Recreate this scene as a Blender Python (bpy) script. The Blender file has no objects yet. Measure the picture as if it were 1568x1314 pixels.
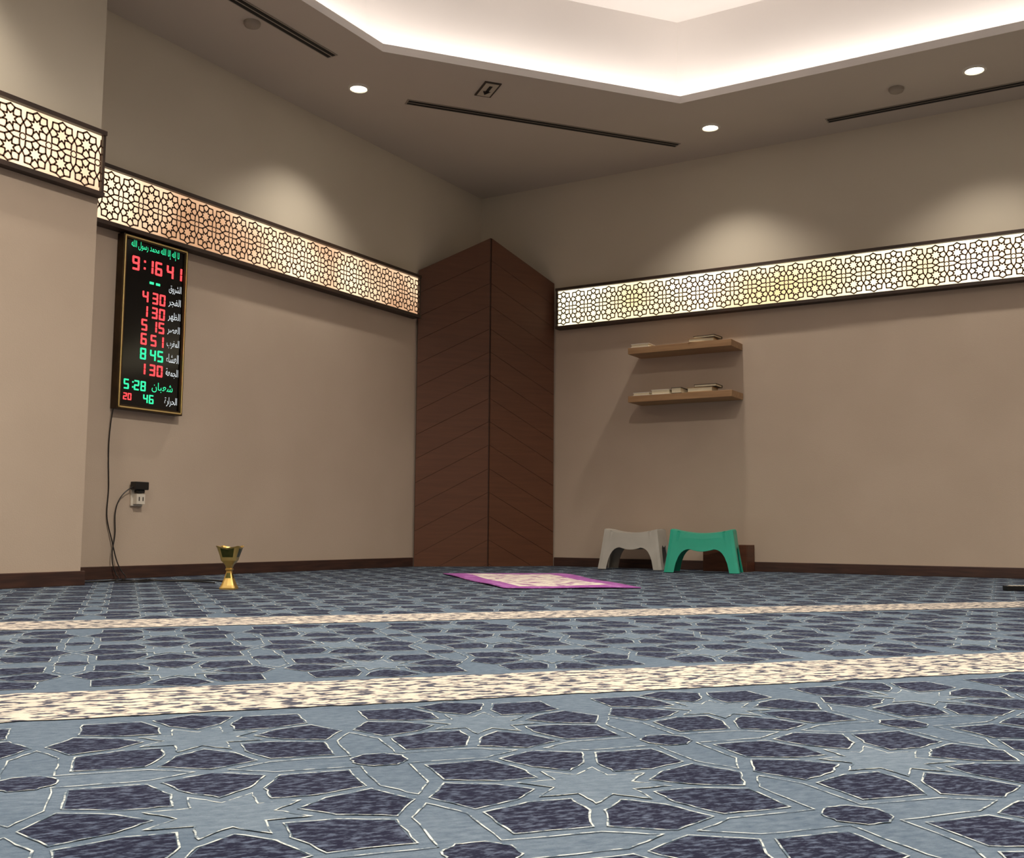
import bpy, bmesh, math, random
from mathutils import Vector, Matrix, geometry
random.seed(4)
H=2.8
sc=bpy.context.scene
sc.view_settings.view_transform='Standard'
sc.view_settings.look='None'
sc.view_settings.exposure=0.0

def srgb(c):
    return tuple(((v/255)/12.92 if v/255<=0.04045 else (((v/255)+0.055)/1.055)**2.4) for v in c)+(1,)

# ------------------------------------------------------------ materials
def base_mat(name,rough=0.8,metal=0.0):
    m=bpy.data.materials.new(name); m.use_nodes=True
    nt=m.node_tree; b=nt.nodes['Principled BSDF']
    b.inputs['Roughness'].default_value=rough; b.inputs['Metallic'].default_value=metal
    return m,nt,b
def coords(nt,scale=(1,1,1),rot=(0,0,0),kind='Object'):
    tc=nt.nodes.new('ShaderNodeTexCoord'); out=tc.outputs[kind]
    if any(rot):
        m0=nt.nodes.new('ShaderNodeMapping'); m0.inputs['Rotation'].default_value=rot
        nt.links.new(out,m0.inputs['Vector']); out=m0.outputs['Vector']
    mp=nt.nodes.new('ShaderNodeMapping'); mp.inputs['Scale'].default_value=scale
    nt.links.new(out,mp.inputs['Vector']); return mp.outputs['Vector']
def noise(nt,vec,scale,detail=3,rough=.55):
    n=nt.nodes.new('ShaderNodeTexNoise'); n.inputs['Scale'].default_value=scale
    n.inputs['Detail'].default_value=detail; n.inputs['Roughness'].default_value=rough
    nt.links.new(vec,n.inputs['Vector']); return n.outputs['Fac']
def ramp(nt,fac,stops):
    r=nt.nodes.new('ShaderNodeValToRGB'); e=r.color_ramp.elements
    while len(e)<len(stops): e.new(0.5)
    for i,(p,c) in enumerate(stops): e[i].position=p; e[i].color=c
    nt.links.new(fac,r.inputs['Fac']); return r.outputs['Color']
def bump(nt,b,h,strength,dist=0.002):
    n=nt.nodes.new('ShaderNodeBump'); n.inputs['Strength'].default_value=strength; n.inputs['Distance'].default_value=dist
    nt.links.new(h,n.inputs['Height']); nt.links.new(n.outputs['Normal'],b.inputs['Normal'])
def noisy(name,c1,c2,scale=5,rough=.8,metal=0,st=(1,1,1),rot=(0,0,0),lo=.35,hi=.65,detail=2,bmp=0,bscale=None):
    m,nt,b=base_mat(name,rough,metal); v=coords(nt,st,rot)
    f=noise(nt,v,scale,detail)
    nt.links.new(ramp(nt,f,[(lo,srgb(c1)),(hi,srgb(c2))]),b.inputs['Base Color'])
    if bmp: bump(nt,b,noise(nt,v,bscale or scale*6,2),bmp)
    return m
def emis(name,c,s):
    m,nt,b=base_mat(name,.5); b.inputs['Base Color'].default_value=srgb(tuple(v*.5 for v in c))
    b.inputs['Emission Color'].default_value=srgb(c); b.inputs['Emission Strength'].default_value=s
    m.cycles.emission_sampling='NONE'
    return m

M={}
M['wall_up']=noisy('wall_paint_upper',(208,198,180),(212,202,184),1.5,.9)
M['wall_lo']=noisy('wall_covering_lower',(186,168,150),(191,173,155),2.2,.85,bmp=.25,bscale=160)
M['ceil']=noisy('ceiling_paint',(206,194,180),(210,198,184),1.2,.9)
M['white']=noisy('cove_white_paint',(228,222,217),(234,228,223),1.0,.9)
M['base']=noisy('dark_baseboard_wood',(52,32,26),(70,44,34),6,.5,st=(1,1,12))
M['frame']=noisy('dark_frame_wood',(50,36,28),(64,46,36),6,.5)
M['lattice']=noisy('lattice_wood',(84,56,38),(104,72,50),10,.55)
M['slot']=noisy('slot_black',(10,9,8),(16,14,12),9,.7)
M['slotframe']=noisy('slot_frame',(160,148,134),(166,154,140),9,.6)
M['lamp']=emis('downlight_lens',(255,244,220),9)
M['trim_white']=noisy('downlight_trim',(225,218,206),(232,225,214),8,.4)

def wood(name,c1,c2,rot=(0,0,0),sc_=(2,2,30),rough=.5):
    m,nt,b=base_mat(name,rough); v=coords(nt,sc_,rot)
    f=noise(nt,v,1.6,5,.6)
    nt.links.new(ramp(nt,f,[(.3,srgb(c1)),(.7,srgb(c2))]),b.inputs['Base Color'])
    return m
M['cab']=wood('walnut_panel',(92,55,34),(104,64,41))
M['cabdark']=wood('walnut_dark',(60,35,22),(70,42,27))
M['shelf']=wood('oak_shelf',(150,114,80),(174,138,100),sc_=(2,20,30))
# carpet
BA=math.atan2(.78,.625)
U=Vector((.625,.78)).normalized(); N=Vector((.78,-.625)).normalized()
def carpet(name,c1,c2,lo,hi,scale=60,st=(1,2.2,1),det=4,rough=.65):
    m,nt,b=base_mat(name,1.0); b.inputs['Specular IOR Level'].default_value=.1
    v=coords(nt,st,(0,0,-BA)); v0=coords(nt)
    f=noise(nt,v,scale,det,rough)
    col=ramp(nt,f,[(lo,srgb(c1)),(hi,srgb(c2))])
    g=noise(nt,v0,4,2)
    mx=nt.nodes.new('ShaderNodeMixRGB'); mx.blend_type='MULTIPLY'; mx.inputs['Fac'].default_value=.6
    nt.links.new(col,mx.inputs['Color1']); nt.links.new(ramp(nt,g,[(.3,(.8,.82,.85,1)),(.7,(1.15,1.12,1.1,1))]),mx.inputs['Color2'])
    nt.links.new(mx.outputs['Color'],b.inputs['Base Color'])
    bump(nt,b,noise(nt,v0,400,1),.5,.003)
    return m
M['c_base']=carpet('carpet_blue',(80,95,112),(108,122,136),.3,.7)
M['c_star']=carpet('carpet_blue_light',(90,105,121),(116,130,143),.3,.7)
M['c_dark']=carpet('carpet_dark_motif',(34,36,54),(88,98,118),.47,.66,75,(1,2.2,1))
M['c_line']=carpet('carpet_line',(96,112,126),(200,206,202),.42,.54,55,(1,1,1))
M['c_band']=carpet('carpet_prayer_band',(78,80,92),(208,198,184),.44,.52,34,(1,2.0,1),3,.55)

# ------------------------------------------------------------ mesh helpers
def link(o):
    sc.collection.objects.link(o); return o
def mesh(name,verts,faces,mats,fm=None,parent=None,smooth=False):
    me=bpy.data.meshes.new(name); me.from_pydata([tuple(v) for v in verts],[],faces)
    for m in mats: me.materials.append(m)
    if fm:
        for p,i in zip(me.polygons,fm): p.material_index=i
    if smooth:
        for p in me.polygons: p.use_smooth=True
    me.update()
    o=link(bpy.data.objects.new(name,me))
    if parent: o.parent=parent
    return o
def empty(name):
    o=link(bpy.data.objects.new(name,None)); o.empty_display_size=.1; return o
class MB:
    def __init__(s): s.v=[];s.f=[];s.m=[]
    def poly(s,pts,mi=0):
        n=len(s.v); s.v+= [tuple(p) for p in pts]; s.f.append(list(range(n,n+len(pts)))); s.m.append(mi)
    def box(s,lo,hi,mi=0,mat=None):
        x0,y0,z0=lo;x1,y1,z1=hi
        c=[Vector(p) for p in ((x0,y0,z0),(x1,y0,z0),(x1,y1,z0),(x0,y1,z0),(x0,y0,z1),(x1,y0,z1),(x1,y1,z1),(x0,y1,z1))]
        if mat: c=[mat@p for p in c]
        n=len(s.v); s.v+=[tuple(p) for p in c]
        for q in ((0,3,2,1),(4,5,6,7),(0,1,5,4),(1,2,6,5),(2,3,7,6),(3,0,4,7)):
            s.f.append([n+i for i in q]); s.m.append(mi)
    def prism(s,pts,vec,mi=0):
        n=len(pts); a=len(s.v); vec=Vector(vec)
        s.v+=[tuple(p) for p in pts]+[tuple(Vector(p)+vec) for p in pts]
        s.f.append(list(range(a,a+n))[::-1]); s.m.append(mi)
        s.f.append(list(range(a+n,a+2*n))); s.m.append(mi)
        for i in range(n):
            j=(i+1)%n; s.f.append([a+i,a+j,a+n+j,a+n+i]); s.m.append(mi)
    def obj(s,name,mats,parent=None,smooth=False):
        return mesh(name,s.v,s.f,mats,s.m,parent,smooth)
def bevel(o,w=.003,seg=2):
    b=o.modifiers.new('bev','BEVEL'); b.width=w; b.segments=seg; b.limit_method='ANGLE'; return o
def lathe(mb,prof,c,n=32,mi=0):
    a=len(mb.v)
    for r,z in prof:
        for i in range(n):
            t=2*math.pi*i/n; mb.v.append((c[0]+r*math.cos(t),c[1]+r*math.sin(t),c[2]+z))
    for k in range(len(prof)-1):
        for i in range(n):
            j=(i+1)%n; mb.f.append([a+k*n+i,a+k*n+j,a+(k+1)*n+j,a+(k+1)*n+i]); mb.m.append(mi)

# ------------------------------------------------------------ girih pattern
def offset_poly(p,d):
    n=len(p);out=[]
    for i in range(n):
        a=p[i-1];b=p[i];c=p[(i+1)%n]
        e1=(b-a).normalized();e2=(c-b).normalized()
        n1=Vector((-e1.y,e1.x));n2=Vector((-e2.y,e2.x))
        m=(n1+n2)
        if m.length<1e-6: m=n1
        m.normalize(); k=max(m.dot(n1),.35)
        out.append(b+m*(d/k))
    return out
def P(r,deg): return Vector((r*math.cos(math.radians(deg)),r*math.sin(math.radians(deg))))
def cell_polys(a,R=(.17,.285,.43,.5,.545)):
    r1,r2,r3,r4,r5=[q*a for q in R]
    polys=[]
    star=[]
    for k in range(8):
        star.append(P(r1,45*k)); star.append(P(r2,45*k+22.5))
    polys.append(('star',star))
    for k in range(8):
        q=r4 if k%2==0 else r5
        c=45*k
        polys.append(('petal',[P(r1,c),P(r2,c-22.5),P(r3,c-22.5),P(q,c),P(r3,c+22.5),P(r2,c+22.5)]))
    g=[]
    cs=[(Vector((0,0)),[0,22.5,45,67.5]),(Vector((a,0)),[90,112.5,135,157.5]),(Vector((a,a)),[180,202.5,225,247.5]),(Vector((0,a)),[270,292.5,315,337.5])]
    for o,angs in cs:
        pts=[]
        for i,an in enumerate(angs):
            r=[r4,r3,r5,r3][i]
            pts.append(o+P(r,an))
        g.append(pts)
    gap=[]
    for pts in g:
        gap+= list(reversed(pts[1:]))+[pts[0]]
    polys.append(('gap',gap))
    return polys
def area(p): return sum(p[i-1].x*p[i].y-p[i].x*p[i-1].y for i in range(len(p)))/2

# ------------------------------------------------------------ floor
XM,YM=8.5,-10.0
fb=MB()
a=.35
cpp=[]
for kind,p in cell_polys(a,(.15,.27,.44,.5,.57)):
    if area(p)<0: p=p[::-1]
    cpp.append((kind,p))
cpp.append(('gap2',[Vector((a/2,a/2))+P(.115*a,22.5+45*k) for k in range(8)]))
rows=[]
t=4.44
while t-a>-.2: rows.append(t-a/2); t-=a
for s0 in (4.70,6.01,7.32,8.63,9.94,11.25):
    for k in range(3): rows.append(s0+a*(k+.5))
def w2(u,tt,z):
    q=U*u+N*tt; return (q.x,q.y,z)
def inside(u,tt,m=.3):
    q=U*u+N*tt
    return -m<q.x<XM+m and YM-m<q.y<m
rj=random.Random(11)
def subdiv_loop(o1,o2,near):
    """pair of matching loops -> more points with hand-woven wobble"""
    if not near: return o1,o2
    a1=[];a2=[];n=len(o1);K=4
    for k in range(n):
        j=(k+1)%n
        for s_ in range(K):
            f_=s_/K
            dx=Vector((rj.uniform(-1,1),rj.uniform(-1,1)))*.0013
            w_=rj.uniform(.7,1.5)
            p1=o1[k].lerp(o1[j],f_)+dx;p2=o2[k].lerp(o2[j],f_)+dx
            p2=p1+(p2-p1)*w_
            a1.append(p1);a2.append(p2)
    return a1,a2
for tc_ in rows:
    for i in range(-30,32):
        uc=i*a+.06
        if not inside(uc,tc_): continue
        near=4.7<tc_<7.4
        for kind,p in cpp:
            if kind in('gap','gap2') and not any(abs(r-(tc_+a))<.01 for r in rows): continue
            mi={'star':1,'petal':2,'gap':0,'gap2':2}[kind]
            q=offset_poly(p,.0085)
            if kind!='gap': fb.poly([w2(uc+v.x,tc_+v.y,.0006) for v in q],mi)
            da,db=(.0060,.0076) if kind=='petal' else (.0072,.0087)
            if not near: db+=.0004
            o1,o2=subdiv_loop(offset_poly(p,da),offset_poly(p,db),near)
            n=len(o1)
            for k in range(n):
                j=(k+1)%n
                fb.poly([w2(uc+o1[k].x,tc_+o1[k].y,.001),w2(uc+o1[j].x,tc_+o1[j].y,.001),w2(uc+o2[j].x,tc_+o2[j].y,.001),w2(uc+o2[k].x,tc_+o2[k].y,.001)],3)
for s0 in (4.44,5.75,7.06,8.37,9.68,10.99):
    # prayer-row stripe with slightly uneven woven edges
    A=[];B=[]
    k=-9.0
    while k<10:
        A.append((k,s0+.008+rj.uniform(-.004,.004)));B.append((k,s0+.252+rj.uniform(-.004,.004)));k+=.02
    for i in range(len(A)-1):
        if not (inside(A[i][0],s0,.4)): continue
        fb.poly([w2(*A[i],.0014),w2(*B[i],.0014),w2(*B[i+1],.0014),w2(*A[i+1],.0014)],4)
fmats=[M['c_base'],M['c_star'],M['c_dark'],M['c_line'],M['c_band']]
me=bpy.data.meshes.new('floor'); me.from_pydata(fb.v,[],fb.f)
for m in fmats: me.materials.append(m)
for p_,i in zip(me.polygons,fb.m): p_.material_index=i
bm=bmesh.new(); bm.from_mesh(me)
for co,no in (((0,0,0),(-1,0,0)),((XM,0,0),(1,0,0)),((0,0,0),(0,1,0)),((0,YM,0),(0,-1,0))):
    bmesh.ops.bisect_plane(bm,geom=bm.verts[:]+bm.edges[:]+bm.faces[:],plane_co=co,plane_no=no,clear_outer=True)
vs=[bm.verts.new(c) for c in ((0,0,0),(0,YM,0),(XM,YM,0),(XM,0,0))]
f=bm.faces.new(vs); f.material_index=0
bm.to_mesh(me); bm.free()
link(bpy.data.objects.new('floor',me))

# ------------------------------------------------------------ walls
PX,PY=.367,-3.70
ZS=1.85
def wall(name,p0,p1,nrm,th=.12,zt=3.5):
    mb=MB(); p0=Vector(p0);p1=Vector(p1);n=Vector(nrm)*th
    for z0,z1,mi in ((-.05,ZS,0),(ZS,zt,1)):
        a_=[(p0.x,p0.y,z0),(p1.x,p1.y,z0),(p1.x,p1.y,z1),(p0.x,p0.y,z1)]
        mb.prism(a_,(n.x,n.y,0),mi)
    return mb.obj(name,[M['wall_lo'],M['wall_up']])
wall('wall_left',(0,PY),(0,0),(-1,0))
wall('wall_right',(0,0),(XM,0),(0,1))
wall('wall_east',(XM,0),(XM,YM),(1,0))
wall('wall_back',(XM,YM),(0,YM),(0,-1))
mb=MB()
for z0,z1,mi in ((-.05,ZS,0),(ZS,3.5,1)):
    mb.box((-.12,YM,z0),(PX,PY,z1),mi)
mb.obj('wall_pier',[M['wall_lo'],M['wall_up']])

# ceiling with octagonal cove
octo=[Vector(p) for p in ((.90,-2.377),(2.014,-.94),(6.49,-.94),(7.60,-2.38),(7.60,-7.62),(6.49,-9.05),(2.01,-9.05),(.90,-7.62))]
if area(octo)<0: octo=octo[::-1]
def off_out(d): return offset_poly(octo,-d)
outer=[Vector(p) for p in ((-.1,.1),(-.1,YM-.1),(XM+.1,YM-.1),(XM+.1,.1))]
tri=geometry.tessellate_polygon([[v.to_3d() for v in outer],[v.to_3d() for v in octo]])
mb=MB()
mb.v+=[(v.x,v.y,H) for v in outer+octo]
for t_ in tri: mb.f.append(list(t_)); mb.m.append(0)
mb.obj('ceiling',[M['ceil']])
mb=MB()
prof=[(0,H),(0,H+.045),(.018,H+.045),(.018,H+.02),(.17,H+.02),(.17,H+.60)]
rings=[[(v.x,v.y,z) for v in (octo if d==0 else off_out(d))] for d,z in prof]
for r0,r1 in zip(rings[:-1],rings[1:]):
    for i in range(8):
        j=(i+1)%8; mb.poly([r0[i],r0[j],r1[j],r1[i]])
mb.poly(rings[-1])
mb.obj('ceiling_cove',[M['white']])
for i in range(8):
    A=off_out(.055)[i];B=off_out(.055)[(i+1)%8]
    L=bpy.data.lights.new('cove_led','AREA'); L.shape='RECTANGLE'; L.size=(B-A).length; L.size_y=.03
    L.energy=2.5*(B-A).length; L.color=(1,.93,.87)
    o=link(bpy.data.objects.new('cove_led_strip',L))
    d=(B-A).normalized(); outn=Vector((d.y,-d.x))
    fz=-(Vector((outn.x*.35,outn.y*.35,1)).normalized())
    x=Vector((d.x,d.y,0)); y=fz.cross(x)
    mt=Matrix((x,y,fz)).transposed().to_4x4(); mt.translation=Vector(((A.x+B.x)/2,(A.y+B.y)/2,H+.035))
    o.matrix_world=mt

def downlight(x,y,z,en,ang,blend,r=.05,soft=.035):
    mb=MB()
    k=r/.05
    lathe(mb,[(.046*k,-.004),(.05*k,-.010),(.062*k,-.008),(.066*k,0.0)],(x,y,z),32,0)
    mb.poly([(x+.047*k*math.cos(2*math.pi*i/24),y+.047*k*math.sin(2*math.pi*i/24),z-.004) for i in range(24)][::-1],1)
    mb.obj('recessed_downlight',[M['trim_white'],M['lamp']])
    L=bpy.data.lights.new('downlight_beam','SPOT'); L.energy=en; L.spot_size=math.radians(ang); L.spot_blend=blend
    L.shadow_soft_size=soft; L.color=(1,.91,.79)
    o=link(bpy.data.objects.new('downlight_beam',L)); o.location=(x,y,z-.03)
for x,y in [(.49,-2.08),(2.04,-.50),(3.59,-.56),(5.14,-.52),(6.7,-.52),(.66,-4.6),(.66,-7.2)]:
    downlight(x,y,H,54,110,1.0)
for x,y in [(3.0,-4.2),(5.6,-4.2),(3.0,-7.2),(5.6,-7.2)]:  # added out-of-view fill spots in the upper tray, brighten floor and room
    downlight(x,y,H+.60,380,150,.7,.08,.10)

# linear diffusers
def diffuser(p0,p1):
    p0=Vector(p0);p1=Vector(p1);d=(p1-p0);Ln=d.length;d.normalize();n=Vector((-d.y,d.x))
    mt=Matrix(((d.x,n.x,0,p0.x),(d.y,n.y,0,p0.y),(0,0,1,0),(0,0,0,1)))
    mb=MB()
    mb.box((-.01,-.035,H-.004),(Ln+.01,.035,H-.0005),0,mt)
    for c in (-.016,.016): mb.box((0,c-.010,H-.006),(Ln,c+.010,H-.003),1,mt)
    mb.obj('linear_air_diffuser',[M['slotframe'],M['slot']])
diffuser((.63,-4.3),(.63,-2.48)); diffuser((.62,-1.78),(1.74,-.32)); diffuser((2.71,-.24),(4.6,-.24))
for x,y in ((3.17,-.52),(.53,-2.97)):
    mb=MB(); lathe(mb,[(.042,-.0005),(.042,-.012),(.036,-.022),(.024,-.028),(.0005,-.030)],(x,y,H),28)
    mb.obj('smoke_detector',[M['slotframe']],smooth=True)
mb=MB(); mt=Matrix.Translation((1.13,-1.69,0))@Matrix.Rotation(BA+math.pi/2,4,'Z')
mb.box((-.10,-.05,H-.006),(.10,.05,H-.0005),0,mt); mb.box((-.088,-.039,H-.008),(.088,.039,H-.005),1,mt)
for pts in ([(-.06,-.010),(.02,-.010),(.02,.010),(-.06,.010)],[(.015,-.024),(.065,0),(.015,.024)]):
    mb.poly([mt@Vector((p[0],p[1],H-.0095)) for p in pts],2)
mb.obj('qibla_direction_sign',[noisy('sign_frame',(60,50,42),(70,58,48),8),noisy('sign_face',(188,176,158),(196,184,166),8),M['slot']])

# ------------------------------------------------------------ baseboards
def baseb(name,p0,p1):
    mb=MB(); x0,x1=sorted((p0[0],p1[0]));y0,y1=sorted((p0[1],p1[1]))
    mb.box((x0,y0,0),(x1,y1,.062)); bevel(mb.obj(name,[M['base']]),.003)
baseb('baseboard_left',(0,PY),(.015,-.83))
baseb('baseboard_right',(.655,-.015),(XM,0))
baseb('baseboard_pier',(PX,YM),(PX+.015,PY+.015))
baseb('baseboard_east',(XM-.015,YM),(XM,0))
baseb('baseboard_back',(0,YM),(XM,YM+.015))

# ------------------------------------------------------------ lattice light bands
def lit(name,c1,s1,c2,s2,scale):
    m,nt,b=base_mat(name,.5)
    v=coords(nt); f=noise(nt,v,scale,2)
    nt.links.new(ramp(nt,f,[(.38,srgb(c1)),(.62,srgb(c2))]),b.inputs['Emission Color'])
    r=ramp(nt,f,[(.38,(s1/4,)*3+(1,)),(.62,(s2/4,)*3+(1,))])
    mu=nt.nodes.new('ShaderNodeMath'); mu.operation='MULTIPLY'; mu.inputs[1].default_value=4
    nt.links.new(r,mu.inputs[0]); nt.links.new(mu.outputs[0],b.inputs['Emission Strength'])
    b.inputs['Base Color'].default_value=srgb((120,100,80))
    return m
M['lit_r']=lit('backlit_acrylic_bright',(255,226,160),1.1,(255,244,214),1.9,1.2)
M['lit_l']=lit('backlit_acrylic_peach',(236,180,136),.8,(255,228,190),1.45,1.6)
ZB,ZT=1.712,1.993
la=.1205
lpat=[]
seen=set()
for kind,p in cell_polys(la):
    if kind=='gap': continue
    n=len(p)
    for i in range(n):
        A=p[i];B=p[(i+1)%n]
        k=tuple(sorted(((round(A.x,5),round(A.y,5)),(round(B.x,5),round(B.y,5)))))
        if k in seen: continue
        seen.add(k); lpat.append((A,B))
def band(name,org,d,length,outn,litm,endcaps=(True,True),dp=.055):
    org=Vector(org);d=Vector(d);on=Vector(outn)
    root=empty(name)
    def W(s,z,o):
        q=org+d*s+on*o; return (q.x,q.y,z)
    mb=MB()
    for z0,z1,o1 in ((ZB-.008,ZB+.012,dp),(ZT-.010,ZT+.010,dp)):
        mb.prism([W(0,z0,0),W(length,z0,0),W(length,z1,0),W(0,z1,0)],on.to_3d()*o1)
    for s0,on_ in ((0,endcaps[0]),(length-.012,endcaps[1])):
        if on_: mb.prism([W(s0,ZB,0),W(s0+.012,ZB,0),W(s0+.012,ZT,0),W(s0,ZT,0)],on.to_3d()*(dp-.008))
    mb.obj('frame',[M['frame']],root)
    mb=MB(); mb.prism([W(.004,ZB+.01,0),W(length-.004,ZB+.01,0),W(length-.004,ZT-.01,0),W(.004,ZT-.01,0)],on.to_3d()*(dp-.024))
    mb.obj('backlit_panel',[litm],root)
    mb=MB(); w=.0040
    nx=int(length/la)+1
    for ix in range(nx):
        for iz in range(2):
            cx=la*(ix+.5);cz=ZB+.02+la*(iz+.5)
            for A,B in lpat:
                e=(B-A).normalized();nn=Vector((-e.y,e.x))*w; e=e*.002
                pts=[A-e-nn,B+e-nn,B+e+nn,A-e+nn]
                if max(p_.x+cx for p_ in pts)>length-.002: continue
                mb.poly([W(p_.x+cx,p_.y+cz,dp-.014) for p_ in pts])
            for k in range(8):
                A=Vector((la/2,la/2))+P(la*.12,45*k);B=Vector((la/2,la/2))+P(la*.12,45*k+45)
                nn=(P(w,45*k+22.5))*.8
                if cx+la*.7>length: continue
                if iz==1: continue
                mb.poly([W(p_.x+cx,p_.y+cz,dp-.014) for p_ in (A-nn,B-nn,B+nn,A+nn)])
    mb.obj('lattice_screen',[M['lattice']],root)
band('lattice_light_band',(0,PY,0),(0,1,0),-.86-PY,(1,0,0),M['lit_l'],(False,True),.07)
band('lattice_light_band',(.69,0,0),(1,0,0),XM-.69,(0,-1,0),M['lit_r'],(True,False),.07)
band('lattice_light_band',(PX,-10,0),(0,1,0),10+PY+.0,(1,0,0),M['lit_l'],(False,True),.045)

# ------------------------------------------------------------ corner cabinet
mb=MB()
Lp=Vector((.012,-.82));Rp=Vector((.645,-.012));Cp=Vector((.37,-.447));K=Vector((.012,-.012))
zs,zc=2.055,2.33
bot=[Lp,Cp,Rp,K]
mb.v=[(p.x,p.y,0) for p in bot]+[(Lp.x,Lp.y,zs),(Cp.x,Cp.y,zc),(Rp.x,Rp.y,zs),(K.x,K.y,zs)]
mb.f=[[0,3,2,1],[0,1,5,4],[1,2,6,5],[2,3,7,6],[3,0,4,7],[4,5,7],[5,6,7]];mb.m=[1]*7
def clipz(poly):
    out=[]
    for i in range(len(poly)):
        a_=poly[i-1];b_=poly[i]
        ia=a_[1]>=0;ib=b_[1]>=0
        if ia!=ib:
            t_=a_[1]/(a_[1]-b_[1]); out.append((a_[0]+(b_[0]-a_[0])*t_,0))
        if ib: out.append(b_)
    return out
for E,side in ((Lp,1),(Rp,-1)):
    d=(Cp-E);nrm=Vector((d.y,-d.x)).normalized()*side
    hpl=.165; g=.0009
    z=zs
    s0,s1=0.0,.990
    while z>-.3:
        p=[(s0,z-hpl+g),(s1,z-hpl+g+(zc-zs)*s1),(s1,z-g+(zc-zs)*s1),(s0,z-g)]
        p=clipz(p)
        if len(p)>=3:
            mb.prism([(E.x+d.x*s,E.y+d.y*s,zz) for s,zz in p],(nrm.x*.008,nrm.y*.008,0),0)
        z-=hpl
o=mb.obj('wooden_corner_panel',[M['cab'],M['cabdark']])
bm=bmesh.new();bm.from_mesh(o.data);bmesh.ops.recalc_face_normals(bm,faces=bm.faces);bm.to_mesh(o.data);bm.free()
bevel(o,.001,1)

# ------------------------------------------------------------ shelves with books
bk=[noisy('book_cover_white',(225,220,208),(235,230,220),20,.5),noisy('book_pages',(225,212,180),(238,226,196),60,.8,st=(1,1,20)),noisy('book_cover_black',(24,20,20),(34,28,26),20,.4),noisy('book_cover_tan',(176,140,92),(190,152,102),20,.5)]
def book(mb,x,y,z,w,d,h,ang,cm):
    mt=Matrix.Translation((x,y,z))@Matrix.Rotation(ang,4,'Z')
    mb.box((-w/2,-d/2,0),(w/2,d/2,.003),cm,mt); mb.box((-w/2,-d/2,h-.003),(w/2,d/2,h),cm,mt)
    mb.box((-w/2,d/2-.004,.003),(w/2,d/2,h-.003),cm,mt)
    mb.box((-w/2+.004,-d/2+.003,.003),(w/2-.004,d/2-.004,h-.003),1,mt)
for zt_,books in ((1.487,[(1.42,.13,.024,0,0),(1.85,.17,.024,.1,3),(1.88,.15,.016,-.1,2)]),
                  (1.158,[(1.43,.12,.020,0,0),(1.565,.13,.032,.05,0),(1.68,.07,.038,0,2),(1.84,.17,.030,.05,3),(1.88,.15,.018,0,2)])):
    root=empty('floating_wall_shelf')
    mb=MB(); mb.box((1.335,-.22,zt_-.043),(2.062,-.001,zt_)); bevel(mb.obj('shelf_board',[M['shelf']],root),.002)
    mb=MB(); last=None
    for x,w,h,an,cm in books:
        z=zt_
        if last and abs(x-last[0])<.08: z=last[1]
        book(mb,x,-.155,z+.0005,w,.12,h,an,cm); last=(x,z+h)
    mb.obj('books',bk,root)

# ------------------------------------------------------------ stools
def stool(mat,loc,yaw,w=.43,d=.27,h=.255,name='plastic_step_stool'):
    wt,dt=w*.83,d*.78
    mb=MB()
    def ztop(u): return h-.026+.026*abs(u)**2
    def corner(u,v,t):
        fl=(1-t)**1.2
        return (u*(wt+(w-wt)*fl)/2, v*(dt+(d-dt)*fl)/2)
    NU=32
    nv=8; n0=len(mb.v)
    for i in range(NU+1):
        u=-1+2*i/NU
        for j in range(nv+1):
            v=-1+2*j/nv
            mb.v.append((u*wt/2,v*dt/2,ztop(u)+.004*(1-v*v)))
    for i in range(NU):
        for j in range(nv):
            q=n0+i*(nv+1)+j; mb.f.append([q,q+nv+1,q+nv+2,q+1]);mb.m.append(0)
    def side(fix,axis):
        ul=.76 if axis=='x' else .62
        va=.62
        us=[-1+2*i/NU for i in range(NU+1)]
        us=sorted(set([u for u in us if abs(abs(u)-ul)>.02]+[-ul,ul,-ul*.97,ul*.97]))
        def low(u,ins):
            if not ins: return 0
            q=abs(u)/ul
            return va*max(0,1-q**5)**(1/2.0)*(.90+.10*min(1,(q/.5))**2)
        for k in range(len(us)-1):
            ua,ub=us[k],us[k+1]; ins=(abs((ua+ub)/2)<ul)
            cols=[]
            for u in (ua,ub):
                t0=low(u,ins)
                pts=[]
                for m_ in range(5):
                    t=t0+(1-t0)*m_/4
                    if axis=='x':
                        x,y=corner(u,fix,t); zt_=ztop(u)
                    else:
                        x,y=corner(fix,u,t); zt_=h+.004*(1-u*u)
                    pts.append((x,y,zt_*t))
                cols.append(pts)
            for m_ in range(4):
                mb.poly([cols[0][m_],cols[1][m_],cols[1][m_+1],cols[0][m_+1]])
    side(-1,'x');side(1,'x');side(-1,'y');side(1,'y')
    o=mb.obj(name,[mat])
    bm=bmesh.new();bm.from_mesh(o.data)
    bmesh.ops.remove_doubles(bm,verts=bm.verts,dist=.0008)
    bmesh.ops.recalc_face_normals(bm,faces=bm.faces)
    bm.to_mesh(o.data);bm.free()
    sm=o.modifiers.new('th','SOLIDIFY'); sm.thickness=.008; sm.offset=1
    bevel(o,.004,2)
    o.location=(loc[0],loc[1],0.0035); o.rotation_euler=(0,0,yaw)
    return o
M['gray']=noisy('grey_plastic',(172,168,160),(184,180,172),5,.4)
M['green']=noisy('green_plastic',(24,160,132),(30,170,142),5,.35)
def stool_at(front_left,yaw,mat,w,d):
    c,s=math.cos(yaw),math.sin(yaw)
    x=front_left[0]+c*w/2-s*d/2; y=front_left[1]+s*w/2+c*d/2
    return stool(mat,(x,y),yaw,w,d)
stool_at((1.20,-.39),math.radians(8),M['gray'],.42,.26)
stool_at((1.768,-.63),math.radians(14),M['green'],.44,.27)
mb=MB(); x0,x1,y0,y1,h=1.84,2.13,-.175,-.02,.17
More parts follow.
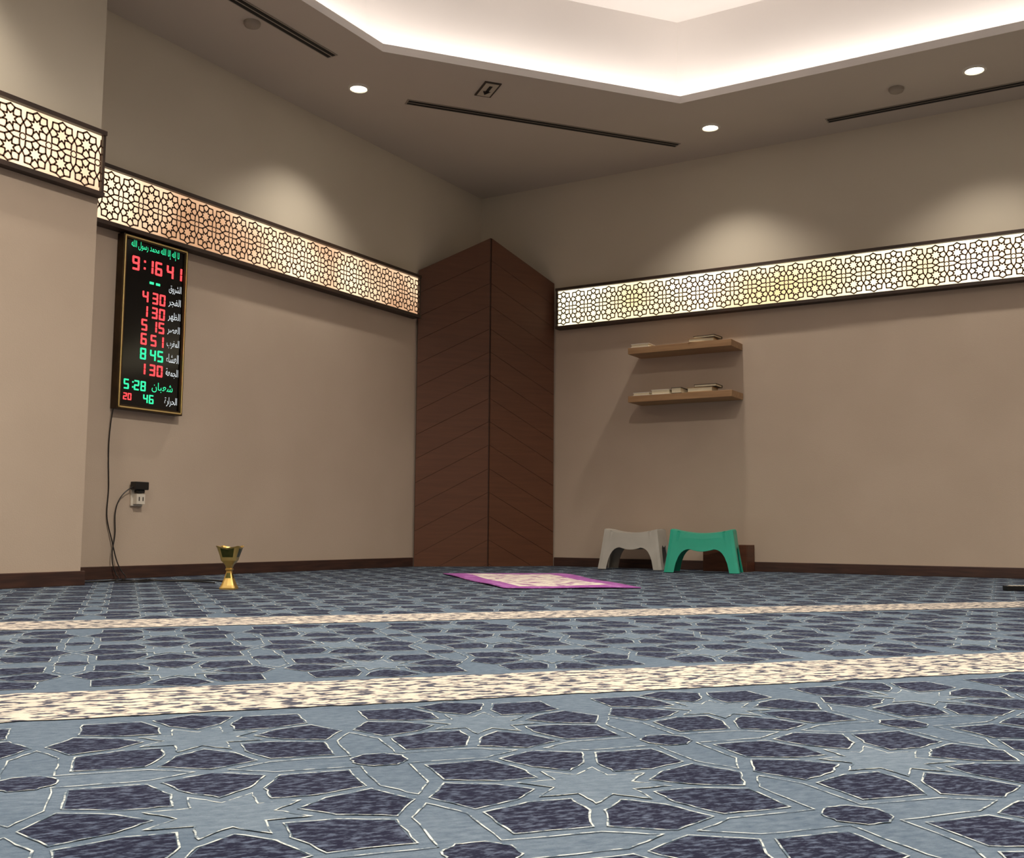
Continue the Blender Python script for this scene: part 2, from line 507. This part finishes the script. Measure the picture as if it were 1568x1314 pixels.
mb.box((x0,y0,0),(x1,y0+.012,h)); mb.box((x0,y1-.012,0),(x1,y1,h)); mb.box((x0,y0+.012,0),(x0+.012,y1-.012,h)); mb.box((x1-.012,y0+.012,0),(x1,y1-.012,h)); mb.box((x0+.012,y0+.012,0),(x1-.012,y1-.012,.012))
bevel(mb.obj('small_wooden_crate',[wood('crate_wood',(70,36,20),(96,52,30),sc_=(3,3,20))]),.002)

# ------------------------------------------------------------ prayer clock
root=empty('digital_prayer_clock')
cy0,cy1,cz0,cz1=-3.305,-2.90,.825,1.697
mb=MB(); fw=.022
mb.box((.002,cy0,cz0),(.05,cy0+fw,cz1)); mb.box((.002,cy1-fw,cz0),(.05,cy1,cz1)); mb.box((.002,cy0+fw,cz0),(.05,cy1-fw,cz0+fw)); mb.box((.002,cy0+fw,cz1-fw),(.05,cy1-fw,cz1))
for lo,hi in (((.05,cy0+.006,cz0+.006),(.054,cy0+.014,cz1-.006)),((.05,cy1-.014,cz0+.006),(.054,cy1-.006,cz1-.006)),((.05,cy0+.006,cz0+.006),(.054,cy1-.006,cz0+.014)),((.05,cy0+.006,cz1-.014),(.054,cy1-.006,cz1-.006))):
    mb.box(lo,hi,1)
bevel(mb.obj('clock_frame',[noisy('clock_frame_bronze',(54,40,24),(74,56,34),9,.35,.6),noisy('clock_gold_line',(228,200,130),(238,210,144),9,.3,.7)],root),.002)
mb=MB(); mb.box((.004,cy0+fw,cz0+fw),(.040,cy1-fw,cz1-fw)); mb.obj('clock_face',[noisy('clock_black_glass',(6,6,8),(10,10,12),5,.12)],root)
LED={'r':emis('led_red',(255,62,66),2.2),'g':emis('led_green',(50,235,160),1.3),'w':emis('led_label_white',(225,232,235),.9)}
SEG={'0':'abcdef','1':'bc','2':'abged','3':'abgcd','4':'fgbc','5':'afgcd','6':'afgedc','7':'abc','8':'abcdefg','9':'abcdfg'}
def digit(mb,ch,y,z,w,h,mi,t=None,x=.0412):
    t=t or h*.15
    def R(a0,b0,a1,b1): mb.box((x-.001,y+a0,z+b0),(x+.001,y+a1,z+b1),mi)
    S={'a':(t*.3,h-t,w-t*.3,h),'d':(t*.3,0,w-t*.3,t),'g':(t*.3,h/2-t/2,w-t*.3,h/2+t/2),'f':(0,h/2+t*.2,t,h-t*.3),'e':(0,t*.3,t,h/2-t*.2),'b':(w-t,h/2+t*.2,w,h-t*.3),'c':(w-t,t*.3,w,h/2-t*.2)}
    if ch==':':
        R(w*.35,h*.2,w*.35+t,h*.2+t);R(w*.35,h*.7,w*.35+t,h*.7+t);return
    for s in SEG.get(ch,''): R(*S[s])
mb=MB(); CH=cz1-cz0; W0=cy0+fw
def row(txt,frac,h,mi,y,w=None,gap=None):
    w=w or h*.62; gap=gap or w*.28; z=cz1-CH*frac-h/2
    for ch in txt:
        if ch==' ': y+=w*.4; continue
        digit(mb,ch,y,z,w,h,mi)
        y+=(w*.7 if ch==':' else w+gap)
row('9:16 41',.155,.070,0,W0+.04)
for fr,t_,mi in ((.335,'4 30',0),(.42,'1 30',0),(.50,'5 15',0),(.582,'6 51',0),(.668,'8 45',1),(.755,'1 30',0)):
    row(t_,fr,.058,mi,W0+.11)
row('5:28',.855,.05,1,W0+.02); row('20',.925,.034,0,W0+.02); row('46',.925,.045,1,W0+.14)
def squiggle(mb,y0,y1,z,h,mi,seed):
    r=random.Random(seed); y=y0; x=.0412
    mb.box((x-.001,y0,z),(x+.001,y1,z+h*.16),mi)
    while y<y1-h*.15:
        k=r.random(); ww=h*.14
        hh=h*(1 if k<.3 else .5)
        mb.box((x-.001,y,z),(x+.001,y+ww,z+hh),mi)
        if k>.6: mb.box((x-.001,y+ww,z+h*.36),(x+.001,y+ww*2.2,z+h*.5),mi)
        if r.random()<.5: mb.box((x-.001,y,z-h*.4),(x+.001,y+ww*1.2,z-h*.22),mi)
        if r.random()<.4: mb.box((x-.001,y+ww,z+h*.8),(x+.001,y+ww*2.2,z+h*.98),mi)
        y+=h*(.3+.3*r.random())
# Arabic lettering with pre-shaped glyphs from Blender's built-in font
AR={'ا':0xFE8D,'ب':0xFE8F,'ة':0xFE93,'ت':0xFE95,'ج':0xFE9D,'ح':0xFEA1,'د':0xFEA9,'ر':0xFEAD,'س':0xFEB1,'ش':0xFEB5,'ص':0xFEB9,'ظ':0xFEC5,'ع':0xFEC9,'غ':0xFECD,'ف':0xFED1,'ق':0xFED5,'ك':0xFED9,'ل':0xFEDD,'م':0xFEE1,'ن':0xFEE5,'ه':0xFEE9,'و':0xFEED,'ي':0xFEF1,'إ':0xFE87}
NJ='اةدروإ'
def shape(txt):
    out=[]
    for wd in txt.split(' '):
        s=''
        for i,ch in enumerate(wd):
            if ch=='ء': s+=chr(0xFE80); continue
            pj=i>0 and wd[i-1] not in NJ and wd[i-1]!='ء'
            nj=i<len(wd)-1 and wd[i+1]!='ء' and ch not in NJ
            s+=chr(AR[ch]+(0 if not pj and not nj else 1 if pj and not nj else 2 if not pj else 3))
        out.append(s)
    return ' '.join(out)[::-1]
def tmesh(s):
    cu=bpy.data.curves.new('t','FONT'); cu.body=s; cu.size=1
    ob=bpy.data.objects.new('t',cu); sc.collection.objects.link(ob); bpy.context.view_layer.update()
    me=bpy.data.meshes.new_from_object(ob.evaluated_get(bpy.context.evaluated_depsgraph_get()))
    bpy.data.objects.remove(ob); bpy.data.curves.remove(cu)
    return me
okfont=False
try:
    ms=[tmesh(s) for s in (chr(0xFE8D),chr(0xFEB5),chr(0xFEE9),chr(0xE123))]
    cnt=[len(m_.vertices) for m_ in ms]
    okfont=len(set(cnt[:3]))==3 and min(cnt[:3])>0 and cnt[1]!=cnt[3]
    print('FONT',cnt,okfont)
except Exception as e: print('FONT fail',e)
def label(mb,txt,y0,y1,z,h,mi,seed):
    if not okfont: return squiggle(mb,y0,y1,z,h,mi,seed)
    me=tmesh(shape(txt)); xs=[v.co.x for v in me.vertices]; ys=[v.co.y for v in me.vertices]
    sx=(y1-y0)/(max(xs)-min(xs)); sy=h*1.35/(max(ys)-min(ys)); 
    sx=min(sx,sy*1.6)
    n=len(mb.v); x1=max(xs); ym=min(ys)
    mb.v+=[(.0413,y1+(v.co.x-x1)*sx,z-h*.3+(v.co.y-ym)*sy) for v in me.vertices]
    for p_ in me.polygons: mb.f.append([n+i for i in p_.vertices]); mb.m.append(mi)
label(mb,'لا إله إلا الله محمد رسول الله',W0+.03,cy1-fw-.03,cz1-CH*.068,.036,1,3)
for i,(fr,tx) in enumerate(((.255,'الشروق'),(.335,'الفجر'),(.42,'الظهر'),(.50,'العصر'),(.582,'المغرب'),(.668,'العشاء'),(.755,'الجمعة'),(.925,'الحرارة'))):
    label(mb,tx,cy1-fw-.088,cy1-fw-.008,cz1-CH*fr-.014,.036,2,10+i)
mb.box((.04,W0+.15,cz1-CH*.255),(.0422,W0+.175,cz1-CH*.255+.012),1); mb.box((.04,W0+.19,cz1-CH*.255),(.0422,W0+.215,cz1-CH*.255+.012),1)
label(mb,'شعبان',W0+.19,cy1-fw-.04,cz1-CH*.868,.038,1,33)
mb.obj('led_display',[LED['r'],LED['g'],LED['w']],root)

# outlet & cables
root=empty('wall_power_outlet')
pl=noisy('white_plastic',(214,206,192),(222,214,200),6,.4); blk=noisy('black_plastic',(18,17,17),(26,25,25),6,.35)
mb=MB(); mb.box((.0005,-3.165,.355),(.012,-3.095,.465)); bevel(mb.obj('outlet_plate',[pl],root),.003)
mb=MB(); mb.box((.012,-3.175,.435),(.055,-3.095,.475),0); mb.box((.012,-3.15,.42),(.045,-3.11,.435),0); bevel(mb.obj('plug_adapter',[blk],root),.004,3)
mb=MB(); mb.box((.012,-3.155,.365),(.04,-3.105,.415),0)
for yy in (-3.143,-3.12): mb.box((.0395,yy,.38),(.0405,yy+.006,.40),1)
bevel(mb.obj('travel_plug',[pl,blk],root),.003)
def cable(name,pts,r=.0028,parent=None):
    cu=bpy.data.curves.new(name,'CURVE'); cu.dimensions='3D'; cu.bevel_depth=r; cu.bevel_resolution=2
    s=cu.splines.new('NURBS'); s.points.add(len(pts)-1)
    for p_,q in zip(s.points,pts): p_.co=(*q,1)
    s.use_endpoint_u=True; s.order_u=4; cu.materials.append(blk)
    o=link(bpy.data.objects.new(name,cu)); o.parent=parent; return o
root=empty('power_cable')
cable('clock_lead',[(.02,-3.30,.83),(.008,-3.31,.72),(.006,-3.305,.55),(.006,-3.29,.42),(.008,-3.31,.3),(.012,-3.27,.2),(.02,-3.25,.1),(.03,-3.22,.03),(.06,-3.2,.004),(.14,-3.3,.004)],parent=root)
cable('outlet_lead',[(.03,-3.17,.45),(.02,-3.23,.42),(.012,-3.27,.33),(.01,-3.24,.22),(.02,-3.28,.12),(.03,-3.26,.03),(.05,-3.24,.004),(.1,-3.3,.004),(.2,-3.42,.004)],parent=root)
cable('floor_lead',[(.20,-3.60,.005),(.26,-3.5,.005),(.16,-3.36,.005),(.34,-3.38,.005),(.22,-3.22,.005),(.4,-3.3,.005),(.42,-3.15,.005),(.53,-3.06,.005),(.66,-3.15,.005)],.0035,root)
cable('spare_loop',[(.34,-3.5,.005),(.42,-3.42,.005),(.34,-3.3,.006),(.45,-3.3,.005),(.58,-3.2,.005),(.7,-3.25,.005)],.003,root)

# ------------------------------------------------------------ incense burner
g1=noisy('polished_brass',(206,170,96),(222,190,116),12,.3,.8); g2=noisy('brass_dark_inlay',(70,72,36),(94,92,46),30,.3,.8)
mb=MB(); cx_,cy_=1.072,-3.52
prof=[(.034,0),(.034,.006),(.028,.016),(.018,.045),(.012,.066),(.011,.074),(.015,.078),(.015,.082),(.012,.086),(.016,.098),(.027,.112),(.031,.116),(.034,.130),(.046,.172),(.050,.178),(.045,.178),(.033,.135),(.0005,.125)]
rot=math.radians(31)
def ringp(hw,z):
    out=[]
    for k in range(24):
        t_=2*math.pi*k/24; c,s=math.cos(t_),math.sin(t_); e=.35
        x=hw*abs(c)**e*(1 if c>=0 else -1); y=hw*abs(s)**e*(1 if s>=0 else -1)
        zz=z
        if z>.16: zz=z-.010+.014*min(1,(abs(x*y)/(hw*hw+1e-9)))**2
        out.append((cx_+x*math.cos(rot)-y*math.sin(rot),cy_+x*math.sin(rot)+y*math.cos(rot),zz+.0015))
    return out
a0=len(mb.v)
for i,(r,z) in enumerate(prof): mb.v+=ringp(r,z)
for k in range(len(prof)-1):
    for i in range(24):
        j=(i+1)%24; mb.f.append([a0+k*24+i,a0+k*24+j,a0+(k+1)*24+j,a0+(k+1)*24+i]); mb.m.append(1 if k in (12,3) and i%6 in (0,5) else 0)
mb.f.append([a0+i for i in range(24)][::-1]); mb.m.append(0)
mb.obj('brass_incense_burner',[g1,g2])

# ------------------------------------------------------------ prayer mat
m,nt,b=base_mat('prayer_mat_cloth',.95)
tc=nt.nodes.new('ShaderNodeUVMap'); sep=nt.nodes.new('ShaderNodeSeparateXYZ'); nt.links.new(tc.outputs[0],sep.inputs[0])
def math_(op,a_,b_=None):
    n_=nt.nodes.new('ShaderNodeMath'); n_.operation=op
    for i,q in enumerate((a_,b_)):
        if q is None: continue
        if isinstance(q,(int,float)): n_.inputs[i].default_value=q
        else: nt.links.new(q,n_.inputs[i])
    return n_.outputs[0]
ex=math_('SUBTRACT',.5,math_('ABSOLUTE',math_('SUBTRACT',sep.outputs[0],.5)))
ey=math_('MULTIPLY',math_('SUBTRACT',.5,math_('ABSOLUTE',math_('SUBTRACT',sep.outputs[1],.5))),2.0)
edge=math_('MINIMUM',ex,ey)
uvs=nt.nodes.new('ShaderNodeMapping'); uvs.inputs['Scale'].default_value=(1,2,1); nt.links.new(tc.outputs[0],uvs.inputs[0])
f1=noise(nt,uvs.outputs[0],9,4,.6)
inner=ramp(nt,f1,[(.50,srgb((232,224,210))),(.58,srgb((168,120,160)))])
mixn=nt.nodes.new('ShaderNodeMixRGB'); nt.links.new(math_('GREATER_THAN',edge,.16),mixn.inputs[0])
outc=ramp(nt,f1,[(.5,srgb((160,84,164))),(.62,srgb((190,130,196)))])
nt.links.new(outc,mixn.inputs[1]); nt.links.new(inner,mixn.inputs[2]); nt.links.new(mixn.outputs[0],b.inputs['Base Color'])
c0=Vector((.899,-1.745));c1=Vector((1.938,-2.781));c2=Vector((2.395,-2.381));c3=Vector((1.40,-1.272))
NX,NY=14,28; vs=[];fs=[];uv=[]
for j in range(NY+1):
    for i in range(NX+1):
        u=i/NX;v=j/NY
        q=(c0*(1-v)+c1*v)*(1-u)+(c3*(1-v)+c2*v)*u
        z=.006+.004*math.sin(7*u+3*v)*math.sin(9*v)
        vs.append((q.x,q.y,max(.004,z))); uv.append((u,v))
for j in range(NY):
    for i in range(NX):
        q=j*(NX+1)+i; fs.append([q,q+1,q+NX+2,q+NX+1])
o=mesh('prayer_rug',vs,fs,[m],smooth=True)
ul=o.data.uv_layers.new(name='UVMap')
for lp in o.data.loops: ul.data[lp.index].uv=uv[lp.vertex_index]
s=o.modifiers.new('s','SOLIDIFY'); s.thickness=.004; s.offset=0

# remote
mb=MB(); mt=Matrix.Translation((3.82,-1.42,0))@Matrix.Rotation(math.radians(35),4,'Z')
mb.box((-.09,-.022,.002),(.09,.022,.022),0,mt)
for i in range(6):
    for j in range(2): mb.box((-.07+i*.022,-.014+j*.016,.022),(-.058+i*.022,-.004+j*.016,.025),1,mt)
bevel(mb.obj('remote_control',[blk,pl]),.003)

# ------------------------------------------------------------ world & camera
w=bpy.data.worlds.new('World'); sc.world=w; w.use_nodes=True
w.node_tree.nodes['Background'].inputs[0].default_value=(.5,.47,.44,1); w.node_tree.nodes['Background'].inputs[1].default_value=.1
cam=bpy.data.cameras.new('camera'); co=link(bpy.data.objects.new('camera',cam)); sc.camera=co
cam.sensor_fit='HORIZONTAL'; cam.sensor_width=36; cam.lens=1605.16/1568*36; cam.clip_start=.02
pitch,roll,yaw=.09679,.00802,.54435
fwd=Vector((-math.sin(yaw)*math.cos(pitch),math.cos(yaw)*math.cos(pitch),math.sin(pitch)))
rt=Vector((math.cos(yaw),math.sin(yaw),0)); up=rt.cross(fwd)
c,s=math.cos(roll),math.sin(roll)
X=rt*c+up*s; Y=up*c-rt*s
mt=Matrix((X,Y,-fwd)).transposed().to_4x4(); mt.translation=Vector((4.30175,-6.62843,.24824)); co.matrix_world=mt
